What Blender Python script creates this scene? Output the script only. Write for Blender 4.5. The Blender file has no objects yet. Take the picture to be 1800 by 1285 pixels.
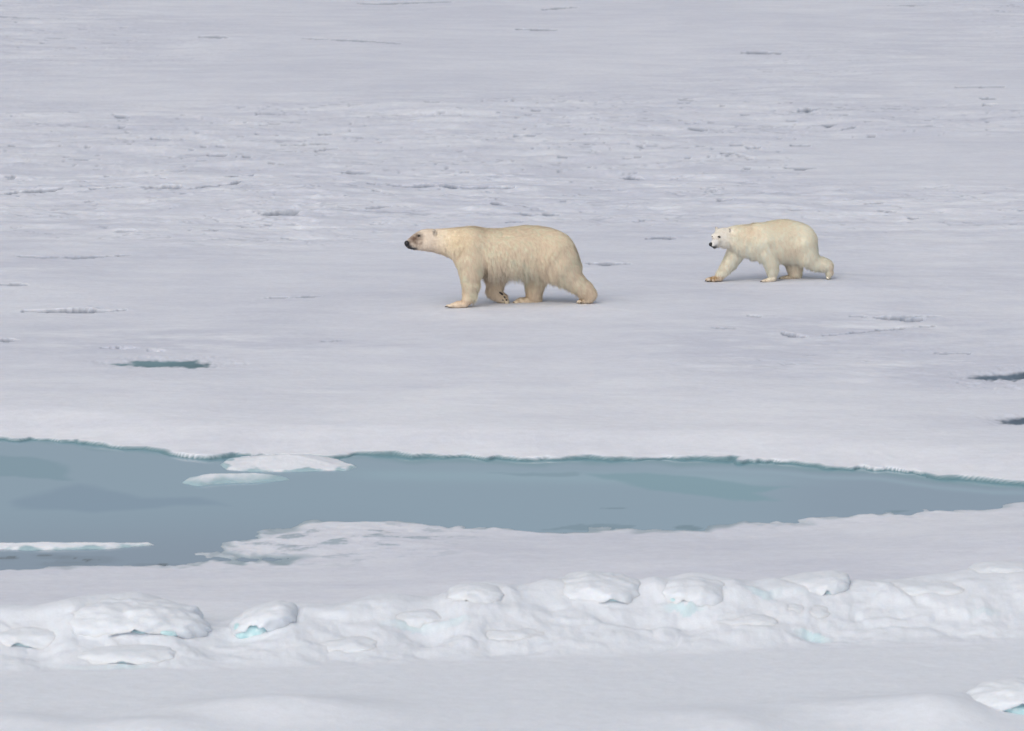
import bpy, math, random
import numpy as np
from mathutils import Vector

# ------------------------------------------------------------------ camera, sky, sun, exposure
scene = bpy.context.scene
H_CAM = 9.0
PITCH = math.radians(8.0)
FPX = 9700.0                       # focal length in pixels of an 1800 px wide frame
cam_d = bpy.data.cameras.new('camera')
cam = bpy.data.objects.new('camera', cam_d)
scene.collection.objects.link(cam)
cam.location = (0, 0, H_CAM)
cam.rotation_euler = (math.pi/2 - PITCH, 0, 0)
cam_d.sensor_width = 36.0
cam_d.lens = 36.0*FPX/1800.0
cam_d.clip_start = 0.5
cam_d.clip_end = 20000
cam_d.dof.use_dof = True
cam_d.dof.focus_distance = 70.3
cam_d.dof.aperture_fstop = 5.6
scene.camera = cam

SUN_EL, SUN_AZ = math.radians(43), math.radians(205)     # azimuth measured from +Y (away from camera) towards +X
world = bpy.data.worlds.new("World")
scene.world = world
world.use_nodes = True
wn = world.node_tree
wn.nodes.clear()
sky = wn.nodes.new('ShaderNodeTexSky')
sky.sky_type = 'NISHITA'
sky.sun_disc = False
sky.sun_elevation = SUN_EL
sky.sun_rotation = SUN_AZ
sky.air_density = 1.0
sky.dust_density = 4.0
sky.ozone_density = 1.0
hs = wn.nodes.new('ShaderNodeHueSaturation')            # overcast: the cloud layer takes most of the blue out
hs.inputs['Saturation'].default_value = 0.5
bg = wn.nodes.new('ShaderNodeBackground')
bg.inputs['Strength'].default_value = 0.112
wo = wn.nodes.new('ShaderNodeOutputWorld')
wn.links.new(sky.outputs[0], hs.inputs['Color'])
wn.links.new(hs.outputs[0], bg.inputs[0])
wn.links.new(bg.outputs[0], wo.inputs[0])

sun_d = bpy.data.lights.new('sun', 'SUN')
sun_d.energy = 0.95
sun_d.angle = math.radians(110)
sun_d.color = (1.0, 0.96, 0.92)
sun = bpy.data.objects.new('sun', sun_d)
scene.collection.objects.link(sun)
sd = Vector((math.sin(SUN_AZ)*math.cos(SUN_EL), math.cos(SUN_AZ)*math.cos(SUN_EL), math.sin(SUN_EL)))
sun.rotation_euler = sd.to_track_quat('Z', 'Y').to_euler()
sun.location = (0, 60, 40)

scene.view_settings.view_transform = 'Standard'
scene.view_settings.look = 'None'
scene.view_settings.gamma = 1.0
scene.view_settings.use_curve_mapping = False
scene.view_settings.exposure = 0.0
scene.render.engine = 'CYCLES'
scene.cycles.max_bounces = 8
scene.cycles.diffuse_bounces = 6
scene.cycles.use_denoising = True

# ------------------------------------------------------------------ pixel <-> place
CP, SP = math.cos(PITCH), math.sin(PITCH)
def ray(u, v):
    a = (u-900.0)/FPX; b = (642.5-v)/FPX
    return np.array([a, CP + b*SP, -SP + b*CP])
def on_z(u, v, z=0.0):                       # where the sight line meets the level z
    r = ray(u, v); t = (z-H_CAM)/r[2]
    return np.array([r[0]*t, r[1]*t, z])
def on_y(u, v, y):                           # where the sight line meets the vertical plane at distance y
    r = ray(u, v); t = y/r[1]
    return np.array([r[0]*t, y, H_CAM + r[2]*t])
def px_of(x, y, z):
    dz = z-H_CAM
    d = y*CP - dz*SP
    return 900+FPX*x/d, 642.5-FPX*(y*SP+dz*CP)/d

# ------------------------------------------------------------------ noise
def _hash(ix, iy, seed):
    h = (ix.astype(np.int64)*374761393 + iy.astype(np.int64)*668265263 + seed*1274126177) & 0xFFFFFFFF
    h = ((h ^ (h >> 13))*1274126177) & 0xFFFFFFFF
    h = h ^ (h >> 16)
    return (h & 0xFFFFFF).astype(np.float64)/float(0x1000000)
def pn(x, y, seed=0):
    x = np.asarray(x, float); y = np.asarray(y, float)
    x0 = np.floor(x); y0 = np.floor(y)
    fx = x-x0; fy = y-y0
    ux = fx*fx*fx*(fx*(fx*6-15)+10); uy = fy*fy*fy*(fy*(fy*6-15)+10)
    def g(ox, oy):
        a = _hash(x0+ox, y0+oy, seed)*2*math.pi
        return np.cos(a)*(fx-ox) + np.sin(a)*(fy-oy)
    a = g(0, 0); b = g(1, 0); c = g(0, 1); d = g(1, 1)
    return ((a+(b-a)*ux) + ((c+(d-c)*ux) - (a+(b-a)*ux))*uy)*1.5
def fbm(x, y, seed, n=4, gain=0.5):
    s = 0; a = 1.0
    for i in range(n):
        s = s + a*pn(x*2**i, y*2**i, seed+i*17); a *= gain
    return s
def worley(x, y, seed, jit=0.9):
    x0 = np.floor(x); y0 = np.floor(y)
    f1 = np.full(x.shape, 9.0); f2 = np.full(x.shape, 9.0); idv = np.zeros(x.shape)
    for ox in (-1, 0, 1):
        for oy in (-1, 0, 1):
            cx = x0+ox; cy = y0+oy
            hx = _hash(cx, cy, seed); hy = _hash(cx, cy, seed+5); hv = _hash(cx, cy, seed+9)
            d = np.hypot(cx+0.5+(hx-0.5)*jit-x, cy+0.5+(hy-0.5)*jit-y)
            n = d < f1
            f2 = np.where(n, f1, np.minimum(f2, d)); idv = np.where(n, hv, idv); f1 = np.where(n, d, f1)
    return f1, f2, idv
def slabs(x, y, seed, tilt=0.8):             # tumbled slabs: each cell its own tilted plane, the highest one shows
    x0 = np.floor(x); y0 = np.floor(y); acc = np.zeros(x.shape); K = 22.0
    for ox in (-1, 0, 1):
        for oy in (-1, 0, 1):
            cx = x0+ox; cy = y0+oy
            px_ = cx+0.5+(_hash(cx, cy, seed)-0.5)*0.9; py_ = cy+0.5+(_hash(cx, cy, seed+5)-0.5)*0.9
            a = _hash(cx, cy, seed+9); tx = (_hash(cx, cy, seed+11)-0.5)*tilt; ty = (_hash(cx, cy, seed+13)-0.35)*tilt
            dx = x-px_; dy = y-py_; r = np.maximum(np.abs(dx), np.abs(dy)*1.0)*0.6+np.hypot(dx, dy)*0.4
            acc = acc + np.exp(K*(a*0.9+tx*dx+ty*dy-2.6*np.clip(r-0.30, 0, 2)**1.3*1.4-0.2))
    return np.log(acc+1e-6)/K
def sst(a, b, x):
    t = np.clip((x-a)/(b-a), 0, 1); return t*t*(3-2*t)
def poly_sdf(x, y, P):                       # + outside, - inside ; also index of nearest segment
    P = np.asarray(P); n = len(P)
    best = np.full(x.shape, 1e9); idx = np.zeros(x.shape, int); ins = np.zeros(x.shape, bool)
    for i in range(n):
        a = P[i]; b = P[(i+1) % n]; e = b-a
        t = np.clip(((x-a[0])*e[0]+(y-a[1])*e[1])/(e@e+1e-12), 0, 1)
        d = np.hypot(x-a[0]-t*e[0], y-a[1]-t*e[1])
        m = d < best; best = np.where(m, d, best); idx = np.where(m, i, idx)
        if a[1] != b[1]:
            c = ((a[1] > y) != (b[1] > y)) & (x < (b[0]-a[0])*(y-a[1])/(b[1]-a[1])+a[0])
            ins ^= c
    return np.where(ins, -best, best), idx

# ------------------------------------------------------------------ object helpers
def link(o):
    scene.collection.objects.link(o); return o
def mesh_obj(name, V, F, mat, parent=None, smooth=True, attrs=None, normals=None):
    me = bpy.data.meshes.new(name)
    V = np.asarray(V, np.float32); nv = len(V)
    me.vertices.add(nv); me.vertices.foreach_set('co', V.ravel())
    if isinstance(F, np.ndarray):
        k = F.shape[1]; nf = len(F)
        me.loops.add(nf*k); me.loops.foreach_set('vertex_index', F.astype(np.int32).ravel())
        me.polygons.add(nf); me.polygons.foreach_set('loop_start', np.arange(0, nf*k, k, dtype=np.int32))
    else:
        lens = np.array([len(f) for f in F], np.int32)
        flat = np.fromiter((i for f in F for i in f), np.int32)
        me.loops.add(len(flat)); me.loops.foreach_set('vertex_index', flat)
        me.polygons.add(len(F)); me.polygons.foreach_set('loop_start', np.concatenate([[0], np.cumsum(lens)[:-1]]).astype(np.int32))
        nf = len(F)
    me.update(calc_edges=True)
    me.polygons.foreach_set('use_smooth', np.full(nf, smooth))
    for k_, arr in (attrs or {}).items():
        arr = np.asarray(arr, np.float32)
        if arr.ndim == 1:
            a = me.attributes.new(k_, 'FLOAT', 'POINT'); a.data.foreach_set('value', arr)
        else:
            a = me.attributes.new(k_, 'FLOAT_COLOR', 'POINT')
            if arr.shape[1] == 3: arr = np.concatenate([arr, np.ones((len(arr), 1), np.float32)], 1)
            a.data.foreach_set('color', arr.ravel())
    if normals is not None:
        me.normals_split_custom_set_from_vertices([tuple(n) for n in normals.tolist()])
    me.materials.append(mat)
    o = bpy.data.objects.new(name, me); link(o)
    if parent is not None:
        o.parent = parent
        o.location = -Vector(parent.location) if parent.parent is None else (0, 0, 0)
    return o
def tag(o, label, cat, group=None):
    o['label'] = label; o['category'] = cat
    if group: o['group'] = group
    return o
def empty(name, loc, label, cat, group=None):
    o = bpy.data.objects.new(name, None); o.location = loc; o.empty_display_size = 0.2; link(o)
    return tag(o, label, cat, group)

# ------------------------------------------------------------------ materials
def new_mat(name):
    m = bpy.data.materials.new(name); m.use_nodes = True
    nt = m.node_tree; b = nt.nodes['Principled BSDF']
    return m, nt, b
def N(nt, t, **kw):
    n = nt.nodes.new(t)
    for k, v in kw.items(): setattr(n, k, v)
    return n
def noise_node(nt, scale, detail=4, rough=0.55, vec=None):
    n = N(nt, 'ShaderNodeTexNoise'); n.inputs['Scale'].default_value = scale
    n.inputs['Detail'].default_value = detail; n.inputs['Roughness'].default_value = rough
    if vec is not None: nt.links.new(vec, n.inputs['Vector'])
    return n
def snow_mat(name, use_attr=True, col=(0.84, 0.87, 0.90), bump=0.009):
    m, nt, b = new_mat(name)
    geo = N(nt, 'ShaderNodeNewGeometry')
    n1 = noise_node(nt, 9.0, 6, 0.65, geo.outputs['Position'])
    n2 = noise_node(nt, 45.0, 3, 0.6, geo.outputs['Position'])
    if use_attr:
        at = N(nt, 'ShaderNodeAttribute', attribute_name='tint'); src = at.outputs['Color']
    else:
        rgb = N(nt, 'ShaderNodeRGB'); rgb.outputs[0].default_value = (*col, 1); src = rgb.outputs[0]
    mr = N(nt, 'ShaderNodeMapRange'); mr.inputs[1].default_value = 0.3; mr.inputs[2].default_value = 0.7
    mr.inputs[3].default_value = 0.955; mr.inputs[4].default_value = 1.035
    nt.links.new(n1.outputs[0], mr.inputs[0])
    mx = N(nt, 'ShaderNodeVectorMath', operation='SCALE')
    nt.links.new(src, mx.inputs[0]); nt.links.new(mr.outputs[0], mx.inputs['Scale'])
    nt.links.new(mx.outputs[0], b.inputs['Base Color'])
    b.inputs['Roughness'].default_value = 0.75
    b.inputs['Subsurface Weight'].default_value = 0.6
    b.inputs['Subsurface Radius'].default_value = (0.8, 1.0, 1.2)
    b.inputs['Subsurface Scale'].default_value = 0.035
    b.inputs['Specular IOR Level'].default_value = 0.25
    bp = N(nt, 'ShaderNodeBump'); bp.inputs['Strength'].default_value = 0.6; bp.inputs['Distance'].default_value = bump
    ad = N(nt, 'ShaderNodeMath', operation='MULTIPLY_ADD'); ad.inputs[1].default_value = 0.35
    nt.links.new(n2.outputs[0], ad.inputs[0]); nt.links.new(n1.outputs[0], ad.inputs[2])
    nt.links.new(ad.outputs[0], bp.inputs['Height']); nt.links.new(bp.outputs[0], b.inputs['Normal'])
    return m
M_ground = snow_mat('snow_ground_mat')
M_block = snow_mat('drifted_snow_mat', False, (0.72, 0.76, 0.81), 0.012)

def blue_ice_mat():
    m, nt, b = new_mat('blue_ice_mat')
    geo = N(nt, 'ShaderNodeNewGeometry')
    n1 = noise_node(nt, 14.0, 5, 0.6, geo.outputs['Position'])
    cr = N(nt, 'ShaderNodeValToRGB')
    cr.color_ramp.elements[0].position = 0.35; cr.color_ramp.elements[0].color = (0.45, 0.70, 0.74, 1)
    cr.color_ramp.elements[1].position = 0.70; cr.color_ramp.elements[1].color = (0.68, 0.84, 0.87, 1)
    nt.links.new(n1.outputs[0], cr.inputs[0]); nt.links.new(cr.outputs[0], b.inputs['Base Color'])
    b.inputs['Roughness'].default_value = 0.35
    bp = N(nt, 'ShaderNodeBump'); bp.inputs['Strength'].default_value = 0.5; bp.inputs['Distance'].default_value = 0.01
    nt.links.new(n1.outputs[0], bp.inputs['Height']); nt.links.new(bp.outputs[0], b.inputs['Normal'])
    return m
M_blue = blue_ice_mat()

def water_mat():
    m, nt, b = new_mat('melt_water_mat')
    geo = N(nt, 'ShaderNodeNewGeometry')
    at = N(nt, 'ShaderNodeAttribute', attribute_name='tint')
    nt.links.new(at.outputs['Color'], b.inputs['Base Color'])
    b.inputs['Roughness'].default_value = 0.06
    b.inputs['IOR'].default_value = 1.33
    b.inputs['Specular IOR Level'].default_value = 0.3
    n1 = noise_node(nt, 1.6, 3, 0.5, geo.outputs['Position'])
    bp = N(nt, 'ShaderNodeBump'); bp.inputs['Strength'].default_value = 0.10; bp.inputs['Distance'].default_value = 0.01
    nt.links.new(n1.outputs[0], bp.inputs['Height']); nt.links.new(bp.outputs[0], b.inputs['Normal'])
    return m
M_water = water_mat()

def fur_mat(name):
    m, nt, b = new_mat(name)
    at = N(nt, 'ShaderNodeAttribute', attribute_name='tint')
    nt.links.new(at.outputs['Color'], b.inputs['Base Color'])
    b.inputs['Roughness'].default_value = 0.8
    b.inputs['Specular IOR Level'].default_value = 0.15
    tr = N(nt, 'ShaderNodeBsdfTranslucent'); nt.links.new(at.outputs['Color'], tr.inputs['Color'])
    mi = N(nt, 'ShaderNodeMixShader'); mi.inputs[0].default_value = 0.4       # thin pale hairs let light through
    nt.links.new(b.outputs[0], mi.inputs[1]); nt.links.new(tr.outputs[0], mi.inputs[2])
    nt.links.new(mi.outputs[0], nt.nodes['Material Output'].inputs['Surface'])
    return m
M_skin = fur_mat('bear_skin_mat'); M_skin.node_tree.nodes['Mix Shader'].inputs[0].default_value = 0.0
M_fur = fur_mat('bear_fur_mat')
def plain(name, col, rough, coat=0.0):
    m, nt, b = new_mat(name)
    geo = N(nt, 'ShaderNodeNewGeometry')
    n1 = noise_node(nt, 60.0, 3, 0.6, geo.outputs['Position'])
    cr = N(nt, 'ShaderNodeValToRGB')
    cr.color_ramp.elements[0].color = (*[c*0.75 for c in col], 1); cr.color_ramp.elements[1].color = (*[min(1, c*1.3) for c in col], 1)
    nt.links.new(n1.outputs[0], cr.inputs[0]); nt.links.new(cr.outputs[0], b.inputs['Base Color'])
    b.inputs['Roughness'].default_value = rough
    return m
M_black = plain('black_skin_mat', (0.012, 0.012, 0.015), 0.45)
M_eye = plain('dark_eye_mat', (0.015, 0.010, 0.008), 0.12)
M_claw = plain('claw_mat', (0.09, 0.075, 0.06), 0.4)
M_pad = plain('paw_pad_mat', (0.045, 0.038, 0.038), 0.7)

# ------------------------------------------------------------------ the ice: traced features on the level of the floe
POND_FAR = [(-520,766),(-150,768),(0,773),(60,773),(130,778),(160,785),(250,793),(330,803),(362,807),(420,806),(480,805),(540,804),(585,806),
            (600,803),(650,801),(690,803),(720,807),(800,806),(900,810),(950,812),(1000,809),(1050,811),(1150,808),(1200,812),
            (1250,811),(1350,816),(1450,822),(1520,826),(1600,834),(1700,845),(1800,852),(1950,862),(2200,874)]
POND_NEAR = [(2200,880),(1950,878),(1800,884),(1740,890),(1715,894),(1600,899),(1500,905),(1440,910),(1400,915),(1330,922),
             (1290,924),(1230,931),(1180,928),(1100,930),(1000,932),(960,930),(900,930),(850,928),(790,926),(740,918),(700,914),
             (640,913),(560,914),(520,920),(480,930),(440,940),(420,950),(380,963),(345,975),(370,981),(420,982),(505,982),
             (480,986),(380,985),(330,990),(290,996),(240,994),(190,996),(100,996),(0,998),(-150,1000),(-520,1006)]
POND = np.array([on_z(u, v)[:2] for u, v in POND_FAR+POND_NEAR])
NFAR = len(POND_FAR)
HOLES = [[(204,660),(240,655),(285,652),(345,650),(386,656),(362,663),(275,665),(226,664)],
         [(1778,676),(1790,670),(1870,664),(1900,674),(1860,684),(1785,683)],
         [(1690,680),(1715,676),(1760,675),(1778,678),(1740,684),(1705,684)],
         [(1760,753),(1785,748),(1850,744),(1900,750),(1860,761),(1785,760)]]
HOLES = [np.array([on_z(u, v, 0.0)[:2] for u, v in h]) for h in HOLES]

# cracks and little crevices seen in the ice: polyline, half width (m), depth (m)
CR = [([(0,341),(30,337),(60,336),(85,335),(115,332)],.10,.05),([(160,334),(200,332),(245,331)],.05,.03),([(262,334),(293,333),(312,333)],.13,.09),
      ([(340,334),(375,331),(408,328),(420,325)],.11,.05),([(440,383),(462,381),(475,380),(510,380),(535,384)],.10,.04),([(472,381),(495,378),(512,380)],.22,.11),
      ([(400,316),(420,312),(450,310)],.10,.04),([(270,244),(292,244)],.10,.05),([(365,273),(394,273)],.09,.05),([(500,254),(540,252),(585,250)],.08,.035),
      ([(555,265),(575,261),(595,260)],.10,.04),([(605,310),(622,310),(645,308)],.12,.07),([(683,327),(750,328),(800,330)],.10,.05),
      ([(800,329),(860,331),(895,332)],.10,.06),([(650,368),(684,365)],.08,.03),([(130,542),(145,543)],.14,.10),([(50,541),(80,542),(110,542),(150,543),(212,541)],.09,.06),
      ([(115,542),(145,543)],.15,.10),([(1030,466),(1060,466),(1100,467)],.10,.055),([(1140,420),(1165,419),(1180,421)],.11,.05),
      ([(1320,259),(1330,258)],.16,.09),([(1390,256),(1420,255)],.10,.06),([(1400,194),(1432,193)],.11,.06),([(1435,221),(1465,221)],.10,.05),
      ([(1740,187),(1745,188)],.18,.09),([(1730,177),(1745,177)],.12,.06),([(1605,384),(1628,382)],.09,.06),([(1215,345),(1240,344)],.10,.055),
      ([(1262,353),(1285,352)],.09,.04),([(950,374),(975,373)],.10,.05),([(890,391),(920,387)],.10,.05),([(1370,593),(1385,590),(1420,595),(1480,590),(1540,583),(1600,576),(1650,574)],.045,.03),
      ([(1375,588),(1395,592)],.12,.06),([(1560,561),(1580,562),(1600,562),(1612,561)],.09,.06),([(1582,562),(1606,562)],.12,.10),([(1500,557),(1560,561),(1650,556)],.05,.03),
      ([(1255,581),(1290,581)],.05,.03),([(1315,557),(1345,560)],.05,.03),([(0,599),(30,599)],.10,.04),([(180,613),(240,613)],.08,.04),([(260,616),(275,617)],.1,.05),
      ([(20,453),(80,454),(150,453),(225,448)],.06,.03),([(0,500),(60,500)],.04,.02),([(470,522),(520,522),(560,519)],.06,.03),([(560,600),(600,598)],.05,.02),
      ([(1635,620),(1700,620)],.05,.025),([(200,410),(245,409)],.08,.035),([(860,360),(890,362)],.08,.04),([(730,346),(790,348)],.08,.035),
      ([(1090,312),(1130,313)],.1,.05),([(1270,276),(1290,274)],.11,.06),([(1380,298),(1440,298)],.08,.04),([(1600,225),(1650,226)],.1,.05),([(1480,228),(1500,225)],.09,.05),
      ([(1200,226),(1240,227)],.08,.04),([(1680,157),(1760,157)],.08,.04),([(900,242),(935,243)],.08,.05),([(1100,240),(1130,243)],.08,.04),
      ([(350,66),(400,68)],.12,.05),([(910,52),(980,53)],.14,.05),([(1300,94),(1370,95)],.13,.04),([(200,205),(230,208)],.08,.03),([(630,5),(790,4)],.14,.03),
      ([(955,17),(1010,13)],.14,.04),([(1570,9),(1630,10)],.14,.04),([(540,70),(700,80)],.12,.03),([(0,33),(80,37)],.14,.03)]
CR = [(np.array([on_z(u, v, 0.13)[:2] for u, v in p]), w, d) for p, w, d in CR]

# pressure ridge: crest as seen, axis and foot of its slope
RC = np.array([(-500,1066),(0,1060),(40,1060),(80,1068),(110,1055),(150,1045),(250,1043),(290,1060),(330,1080),(360,1095),(410,1095),(440,1075),(480,1062),
      (530,1050),(600,1050),(650,1040),(710,1037),(740,1045),(795,1040),(803,1028),(840,1022),(870,1028),(950,1020),(1000,1003),(1050,998),
      (1090,1005),(1120,1015),(1170,1010),(1205,1001),(1240,1001),(1275,1008),(1330,1010),(1440,1012),(1470,1020),(1550,1012),(1640,1004),(1720,996),(1800,990),(2300,1000)], float)
RA_u = [-500,0,600,1000,1400,1800,2300]; RA_v = [1120,1122,1112,1090,1082,1062,1060]
RF_v = [1185,1185,1178,1160,1140,1132,1130]
STEPS = [(0, 110, 1120, .05), (100, 330, 1150, .035), (660, 830, 1108, .04), (880, 1010, 1048, .035), (1160, 1270, 1085, .045),
         (1290, 1420, 1072, .04), (1370, 1480, 1100, .035), (1500, 1650, 1034, .04), (1560, 1760, 1080, .035), (520, 650, 1070, .04), (930, 1090, 1100, .035)]      # small faces where slabs have dropped
MOUNDS = []     # snow drifted over the backs and sides of the ridge blocks
BEARS = []      # filled by contact points: (cx, cy, z0, slope)

def terrain(x, y, want_attr=False):
    x = np.asarray(x, float); y = np.asarray(y, float)
    shp = x.shape; x = x.ravel(); y = y.ravel()
    near = (y > 5) & (y < 400) & (np.abs(x) < 150)
    # broad undulation + wind texture
    base = 0.135 + 0.05*pn(x*0.16, y*0.11, 3) + 0.02*pn(x*0.5, y*0.33, 8)
    u, v = px_of(x, np.maximum(y, 1), 0.13)
    R = 0.30 + 0.9*pn(x*0.13+4, y*0.05, 21)
    R = R + 1.0*sst(150, 230, v)*(1-sst(330, 440, v)) + 0.5*np.exp(-((v-612)/35)**2)*np.exp(-((u-230)/260)**2) + 0.35*np.exp(-((v-380)/60)**2)*(1-sst(1300,1500,u))
    smooth_patch = sst(236, 250, v+0.012*(u-1400))*(1-sst(310, 360, v))*sst(1180, 1500, u)
    R = R*(1-0.85*smooth_patch) - 0.8*sst(640, 700, v) + 0.35*sst(925, 945, v)*(1-sst(1010, 1060, v))
    R = np.clip(R, 0.20, 1.3)
    n1 = fbm(x*0.42, y*0.62, 40, 3); n2 = fbm(x*1.25, y*2.1, 60, 4, 0.6)
    rid = 1-np.abs(pn(x*0.40+n2*0.22, y*0.62, 77))*2
    relief = 0.016*n1 + 0.010*n2 + 0.012*np.clip(rid, 0, 1)**3
    h = base + R*relief*1.5
    # small pits where the crust has broken
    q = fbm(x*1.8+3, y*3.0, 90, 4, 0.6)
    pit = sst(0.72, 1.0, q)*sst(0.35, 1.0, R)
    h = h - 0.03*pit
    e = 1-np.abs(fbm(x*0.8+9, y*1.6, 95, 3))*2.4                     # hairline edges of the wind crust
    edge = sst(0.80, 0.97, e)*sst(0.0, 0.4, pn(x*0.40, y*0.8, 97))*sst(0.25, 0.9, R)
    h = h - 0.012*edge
    dark = np.maximum(pit*0.6, edge*0.28)  # shade of pits and crust edges, painted in along with bare wet ice
    wet = 0.52 + 0.42*(1-sst(600, 700, v)) + 0.22*(1-sst(60, 300, v)) + 0.35*sst(900, 950, v)*(1-sst(1020, 1080, v)) + 0.36*fbm(x*0.22, y*0.16, 130, 3) + 0.68*fbm(x*0.58, y*1.5, 140, 6, 0.68)*np.clip(R+0.25, 0, 1)
    for (zu, zv, zru, zrv, za) in ((230,600,210,26,1.3),(1460,582,270,26,1.1),(560,602,220,14,.8),(1660,650,170,36,.9),(1000,345,420,34,.9),(700,690,400,18,.5),(80,470,200,26,.7),(1250,620,220,20,.6)):
        wet = wet + za*np.exp(-((u-zu)/zru)**2-((v-zv)/zrv)**2)*(0.30+0.9*fbm(x*0.7, y*1.3, 150, 5, 0.68))
    teal = np.zeros_like(x); hole = np.zeros_like(x); ice = np.zeros_like(x)
    # traced cracks
    for P, w, d in CR:
        x0, y0 = P.min(0)-0.9; x1, y1 = P.max(0)+0.9
        k = np.nonzero((x > x0) & (x < x1) & (y > y0) & (y < y1))[0]
        if len(k) == 0: continue
        xx, yy = x[k], y[k]
        best = np.full(xx.shape, 9.0); tt = np.zeros(xx.shape)
        L = 0; tot = np.hypot(*np.diff(P, axis=0).T).sum()
        for a, b in zip(P[:-1], P[1:]):
            e = b-a; le = math.hypot(*e); t = np.clip(((xx-a[0])*e[0]+(yy-a[1])*e[1])/(le*le+1e-9), 0, 1)
            dd = np.hypot(xx-a[0]-t*e[0], (yy-a[1]-t*e[1])*0.75)
            m = dd < best; best = np.where(m, dd, best); tt = np.where(m, L+t*le, tt); L += le
        best = best + 0.07*pn(xx*4, yy*2.2, 5) + 0.03*pn(xx*13, yy*7, 6)
        ww = w*1.2*(0.45+0.75*np.clip(np.sin(np.pi*np.clip(tt/(tot+1e-6), 0.04, 0.96)), 0, 1))*(0.85+0.5*pn(xx*2.7, yy*0.3, 31))
        c = 1-sst(0.35, 1.0, best/np.maximum(ww, 1e-3))
        lip = np.exp(-((best-ww*1.7)/(0.10))**2)*sst(-0.05, 0.12, (yy-np.interp(xx, *(P[np.argsort(P[:, 0])].T))))
        h[k] += -d*c + 0.12*d*lip
        dark[k] = np.maximum(dark[k], c**0.5*min(1.0, 0.35+d*11))  # shade inside the cracks, carried by the tint
    h = np.maximum(h, 0.045)
    # pond and melt holes
    k = np.nonzero((y > 38) & (y < 82) & (np.abs(x) < 24))[0]
    if len(k):
        xx, yy = x[k], y[k]
        d, idx = poly_sdf(xx, yy, POND)
        jag = 0.14*pn(xx*1.6, yy*1.5, 11) + 0.08*pn(xx*4.5, yy*3, 12) + 0.05*np.clip(pn(xx*9, yy*5, 13)*2, -1, 1)*sst(-.1, .3, pn(xx*0.9, 0*yy, 34))
        far = idx < NFAR-1
        ds = d; d = d + np.where(far, jag, jag*1.7)
        rag = np.clip(0.5+0.9*pn(xx*0.9, yy*0.4, 15), 0, 1)
        bank = np.where(far, np.clip(0.032+0.020*pn(xx*1.1, 0*yy, 14)+(0.014*pn(xx*5, yy*2, 19)+0.004*pn(xx*17, yy*5, 20))*np.exp(-np.clip(d, 0, 9)/0.10), .010, .1), 0.012+0.010*rag)
        run = np.where(far, 0.055, 0.12+0.22*rag)
        rise = np.where(far, 1.3, 2.6)
        out = bank*sst(0, 1, d/run) + (h[k]-bank)*sst(0, 1, (ds-run*0.5)/rise)
        out = out + np.where(far, 0.008*np.exp(-((d-0.4)/0.3)**2)*(1+pn(xx*3, yy*1.5, 16)), 0.010*np.clip(d*4, 0, 1)*np.exp(-np.clip(d, 0, 9)/0.9)*fbm(xx*3.2, yy*2.2, 18, 3))
        inn = np.maximum(-0.35, d*0.8)
        h[k] = np.where(d > 0, out, inn)
        teal[k] = np.where(far, 1.1*(1-sst(0.01, np.maximum(0.07+0.08*pn(xx*1.6, yy*1.0, 24), 0.03), d)), (1-sst(0.02, 0.30, d))*(0.35+0.5*rag))
        dark[k] = np.where(d < 1.2, 0, dark[k])
        wet[k] = wet[k] - np.where(far, 0.42*np.exp(-np.clip(d, 0, 9)/2.2), 0)
        uu, vv = px_of(xx, yy, 0.02)
        tg = np.exp(-((uu-560)/260)**4-((vv-948)/38)**2)*(d > 0)
        mot = fbm(xx*2.2, yy*2.8, 44, 5, 0.65)
        teal[k] = np.maximum(teal[k], tg*sst(0.30, 0.75, mot)*0.55*(~far)); wet[k] += 0.5*tg*mot
        h[k] += tg*0.008*mot*np.clip(d*4, 0, 1)
        for hp in HOLES:
            dh, _ = poly_sdf(xx, yy, hp)
            dh = dh + 0.12*pn(xx*2.2, yy*1.6, 25) + 0.10*pn(xx*8, yy*3, 26)+ 0.05*pn(xx*20, yy*6, 28)
            near_h = dh < 1.2
            g = sst(-0.05, 0.35, dh)
            hk = h[k]; h[k] = np.where(near_h, (hk-0.022)*(1-g)+hk*g, hk)
            hole[k] = np.maximum(hole[k], 1-sst(-0.12, 0.10, dh))
            dark[k] = np.where(near_h, 0, dark[k])
            wet[k] = wet[k] + 0.5*np.exp(-np.clip(dh, 0, 9)/0.6)
        # slushy broken patch by the right hand melt hole
        uu, vv = px_of(xx, yy, 0.1)
        sl = np.exp(-(((uu-1735)/62)**4+((vv-676)/8.0)**2))
        pf = sst(0.0, 0.3, sl*1.15 + 0.9*fbm(xx*4.5, yy*2.8, 33, 3) - 0.55)*(sl > 0.02)
        h[k] -= 0.012*pf; dark[k] = np.maximum(dark[k], pf*0.0)
        wet[k] += 0.4*np.exp(-(((uu-1700)/150)**2+((vv-672)/30.0)**2)) + 0.35*np.exp(-(((uu-1720)/150)**2+((vv-748)/14.0)**2))
    # ridge
    k = np.nonzero((y > 38) & (y < 58) & (np.abs(x) < 11))[0]
    dry = np.zeros_like(x)
    if len(k):
        xx, yy = x[k], y[k]
        uu = 900+FPX*xx/(yy*CP+9*SP)
        va = np.interp(uu, RA_u, RA_v); vf = np.interp(uu, RA_u, RF_v); vc = sum(np.interp(uu+o_, RC[:, 0], RC[:, 1]) for o_ in (-22, -11, 0, 11, 22))/5
        def yof(v_):
            b = (642.5-v_)/FPX; return -(H_CAM-0.13)*(CP+b*SP)/(-SP+b*CP)
        Ya = yof(va); Yf = yof(vf)
        Hr = (va-vc)/205.0
        s = yy-Ya; L = Ya-Yf
        wx_ = 0.55*fbm(xx*0.9, yy*0.9, 51, 3); wy_ = 0.55*fbm(xx*0.9, yy*0.9, 52, 3)
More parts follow.
